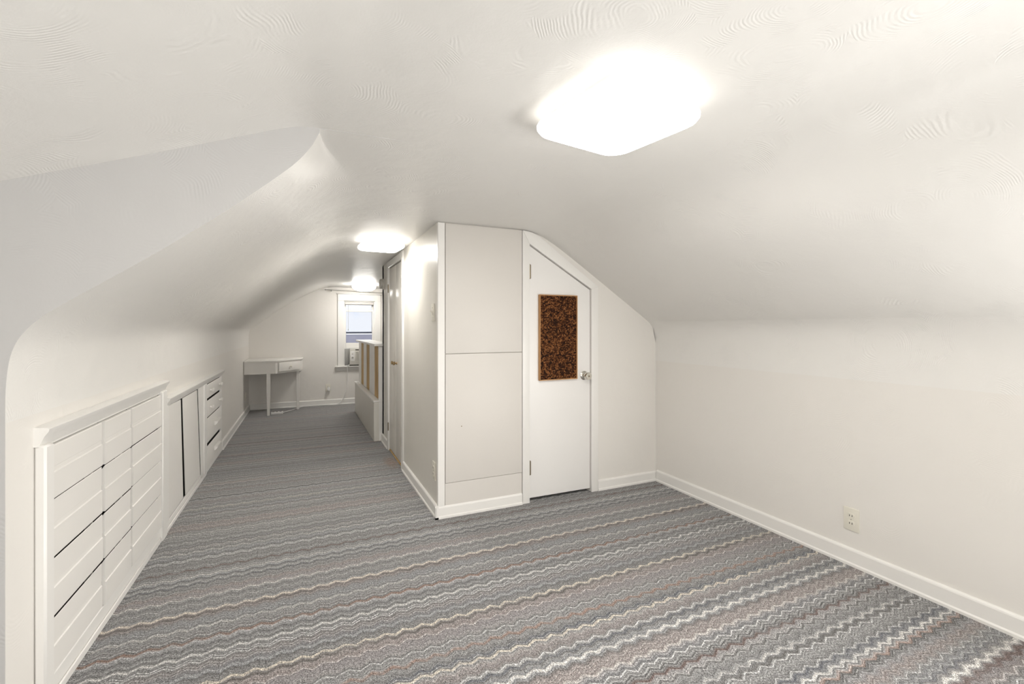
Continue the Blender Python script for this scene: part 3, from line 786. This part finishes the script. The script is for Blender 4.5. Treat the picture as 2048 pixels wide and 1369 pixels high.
wide = {(0, 2): .0105, (1, 1): .0065, (0, 1): .0040}
for ci, (u0, u1) in enumerate(((1.972, 2.386), (2.404, 2.706), (2.733, 3.206))):
    for r in range(4):
        g = wide.get((ci, r-1), .0026)
        jig = random.uniform(-.002, .002)
        stepped_front(ua, u0-o1, u1-o1, rowz[r+1]+.002, rowz[r]-g, .018+jig+(.004 if ci else 0), r)
o2 = 3.305
ub = lroot('cupboard', 'built-in white two-door cupboard between the drawer cabinets in the knee wall', 'cabinet', o2)
carcass(ub, 3.347-o2, 4.40-o2, .763)
lbox('stile', 3.312-o2, 3.372-o2, 0, .018, 0, .750, M['trim'], ub, .003)
moulding(ub, 3.312-o2, 4.498-o2, .800, .055)
lbox('bottom_rail', 3.372-o2, 4.34-o2, -.002, .010, 0, .052, M['trim'], ub, .003)
lbox('shoe_strip', 3.312-o2, 4.498-o2, .012, .020, 0, .026, M['trim'], ub, .003)
def lpoly(name, pts, w0, w1, mat, par):
    bm = bmesh.new(); add_prism(bm, [(p[0]-o2, p[1]) for p in pts], 0, w0, w1)
    bmesh.ops.bevel(bm, geom=list(bm.edges), offset=.001, segments=1, affect='EDGES')
    return link(name, bm, mat, par, True, True)
lpoly('cupboard_door', [(3.374, .060), (3.770, .062), (3.702, .738), (3.374, .742)], .003, .0085, M['cab'], ub)
lpoly('cupboard_door', [(3.845, .058), (4.320, .056), (4.205, .738), (3.760, .738)], .003, .0080, M['cab'], ub)
lpoly('stile', [(4.385, .0), (4.498, .0), (4.498, .748), (4.265, .748)], 0, .006, M['trim'], ub)
lbox('stile_bead', 4.445-o2, 4.498-o2, .006, .016, .0, .748, M['trim'], ub, .003)
o3 = 4.5
uc = lroot('small_drawer_chest', 'built-in white four-drawer chest with knobs and bar pulls, farthest along the knee wall', 'cabinet', o3)
carcass(uc, 4.45-o3+.06, 5.273-o3, .763)
moulding(uc, 4.500-o3, 5.325-o3, .798, .055)
lbox('stile', 4.502-o3, 4.548-o3, 0, .016, 0, .748, M['trim'], uc, .003)
lbox('stile', 5.262-o3, 5.322-o3, 0, .012, 0, .748, M['trim'], uc, .003)
lbox('bottom_rail', 4.548-o3, 5.262-o3, -.002, .012, 0, .030, M['trim'], uc, .003)
for i, (z0, z1) in enumerate(((.620, .738), (.462, .602), (.248, .455), (.034, .222))):
    bm = bmesh.new(); add_prism(bm, [(-.003, z0), (.013, z0), (.016, z0+.003), (.016, z1-.004), (.013, z1), (-.003, z1-.030)], 1, 4.556-o3, 5.256-o3)
    dr = link('drawer', bm, M['cab'], uc, True, True)
    zc = (z0+z1)/2
    if i < 2:
        for uu in (4.69, 5.13):
            bm = bmesh.new(); add_lathe(bm, [(0, 0), (.009, 0), (.008, .010), (.016, .018), (.017, .026), (.011, .031), (0, .032)], (.016, uu-o3, zc), (1, 0, 0), 14)
            link('knob', bm, M['cab'], dr, True, True)
    else:
        bm = bmesh.new(); add_prism(bm, [(.016, zc-.012), (.022, zc-.016), (.044, zc+.010), (.044, zc+.022), (.016, zc+.024)], 1, 4.865-o3, 5.085-o3)
        bmesh.ops.bevel(bm, geom=list(bm.edges), offset=.003, segments=2, affect='EDGES')
        link('bar_pull', bm, M['cab'], dr, True, True)

# ------------------------------------------------------------------ corner desk
dk = root('corner_desk', 'small white corner desk with angled front and one drawer', 'desk', (-.3, 7.45, 0))
xw = XL(7.4)+.004
pA, pB, pC, pD, pE = (xw, 7.120), (-.325, 7.120), (.0, 7.495), (.012, Y_FAR-.002), (xw+.004, Y_FAR-.002)
def grow(p, d): return p
prism('desk_top', [(xw, 7.105), (-.318, 7.105), (.014, 7.490), (.024, Y_FAR-.002), (xw+.004, Y_FAR-.002)], 2, .738, .757, M['cab'], dk, .003)
prism('apron_front', [(xw, 7.120), (-.325, 7.120), (-.325, 7.140), (xw, 7.140)], 2, .575, .738, M['cab'], dk)
prism('apron_angled', [(-.325, 7.120), (.0, 7.495), (-.016, 7.507), (-.340, 7.134)], 2, .575, .738, M['cab'], dk)
prism('apron_end', [(.0, 7.495), (.012, Y_FAR-.002), (-.010, Y_FAR-.002), (-.02, 7.495)], 2, .575, .738, M['cab'], dk)
ev = Vector((.325, .375)); el = ev.length; ev.normalize(); en = Vector((ev.y, -ev.x))
def along(s, w): p = Vector((-.325, 7.120))+ev*s+en*w; return (p.x, p.y)
df = prism('drawer', [along(.05, 0), along(el-.04, 0), along(el-.04, .018), along(.05, .018)], 2, .600, .722, M['cab'], dk, .004)
kp = along(el/2, .018)
lathe('knob', [(0, 0), (.008, 0), (.007, .010), (.014, .017), (.015, .025), (.009, .030), (0, .031)], (kp[0], kp[1], .660), (en.x, en.y, 0), M['plate'], df, 14)
for lx, ly in ((-.412, 7.155), (-.048, 7.525)):
    bm = bmesh.new()
    lo, hi = .018, .024
    a = [bm.verts.new((lx+sx*lo, ly+sy*lo, 0.001)) for sx, sy in ((-1, -1), (1, -1), (1, 1), (-1, 1))]
    b = [bm.verts.new((lx+sx*hi, ly+sy*hi, .60 if ly < 7.3 else .60)) for sx, sy in ((-1, -1), (1, -1), (1, 1), (-1, 1))]
    bm.faces.new(a); bm.faces.new(b[::-1])
    for i in range(4): bm.faces.new((a[i], a[(i+1) % 4], b[(i+1) % 4], b[i]))
    bmesh.ops.bevel(bm, geom=list(bm.edges), offset=.003, segments=1, affect='EDGES')
    link('leg', bm, M['cab'], dk, True)

# ------------------------------------------------------------------ windows out of view, two of them added for light, and the world outside
def simple_window(name, label, axis, at, a0, a1, z0, z1, depth):
    r = root(name, label, 'window', ((a0+a1)/2, at, z0) if axis == 1 else (at, (a0+a1)/2, z0), kind='structure')
    def bb(nm, p0, p1, q0, q1, d0, d1, m):
        b = (p0, p1, at+d0, at+d1, q0, q1) if axis == 1 else (at+d0, at+d1, p0, p1, q0, q1)
        return box(nm, b, M[m], r, .003 if m != 'glass' else 0)
    for p0, p1, q0, q1 in ((a0, a0+.04, z0, z1), (a1-.04, a1, z0, z1), (a0+.04, a1-.04, z0, z0+.05), (a0+.04, a1-.04, z1-.04, z1), (a0+.04, a1-.04, (z0+z1)/2-.02, (z0+z1)/2+.02)):
        bb('sash_bar', p0, p1, q0, q1, depth*.4, depth*.7, 'trim')
    bb('pane', a0+.04, a1-.04, z0+.05, z1-.04, depth*.53, depth*.56, 'glass')
simple_window('added_window_2', 'added white sash window in the near gable wall, out of view', 1, Y_NEAR-.14, -.55, 1.25, .05, .95, .14)  # unseen window added to go with the gable fill light
simple_window('window_3', 'wide low white window in the outer dormer wall', 0, X_DORM-.10, -.6, .7, .55, 1.15, .10)

simple_window('added_window_4', 'added low white window in the right knee wall, out of view', 0, X_R, -1.4, .3, .12, .88, .10)  # unseen window added to go with the side fill light
gd = box('ground', (-40, 40, -30, 60, -3.2, -3.0), M['lawn'])
S(gd, 'green lawn outside below the attic window', 'ground')
nh = root('neighbour_house', 'neighbouring house with grey roof and white gable outside the window', 'house', (3.2, 26, -3))
def hip(name, x0, x1, y0, y1, z0, z1, mat, ridge='x'):
    if ridge == 'x': return prism(name, [(y0, z0), (y1, z0), ((y0+y1)/2, z1)], 0, x0, x1, mat, nh)
    return prism(name, [(x0, z0), (x1, z0), ((x0+x1)/2, z1)], 1, y0, y1, mat, nh)
box('wall', (-5.5, 12, 22.5, 30, -3, -.9), M['siding'], nh)
hip('roof', -6, 12.5, 22, 30.5, -.9, 0.80, M['roof'])
box('gable_wing', (1.75, 4.25, 21.0, 24, -3, -.75), M['siding'], nh)
hip('gable_roof', 1.4, 4.6, 21.1, 26, -.75, .62, M['roof'], 'y')
hip('gable_face', 1.75, 4.25, 20.98, 21.1, -.75, .42, M['siding'], 'y')
for wx in (-2.2, 6.5):
    fwn = box('window', (wx, wx+1.1, 22.45, 22.5, -2.3, -1.2), M['trim'], nh)
    box('pane', (wx+.08, wx+1.02, 22.43, 22.45, -2.22, -1.28), M['slot'], fwn)
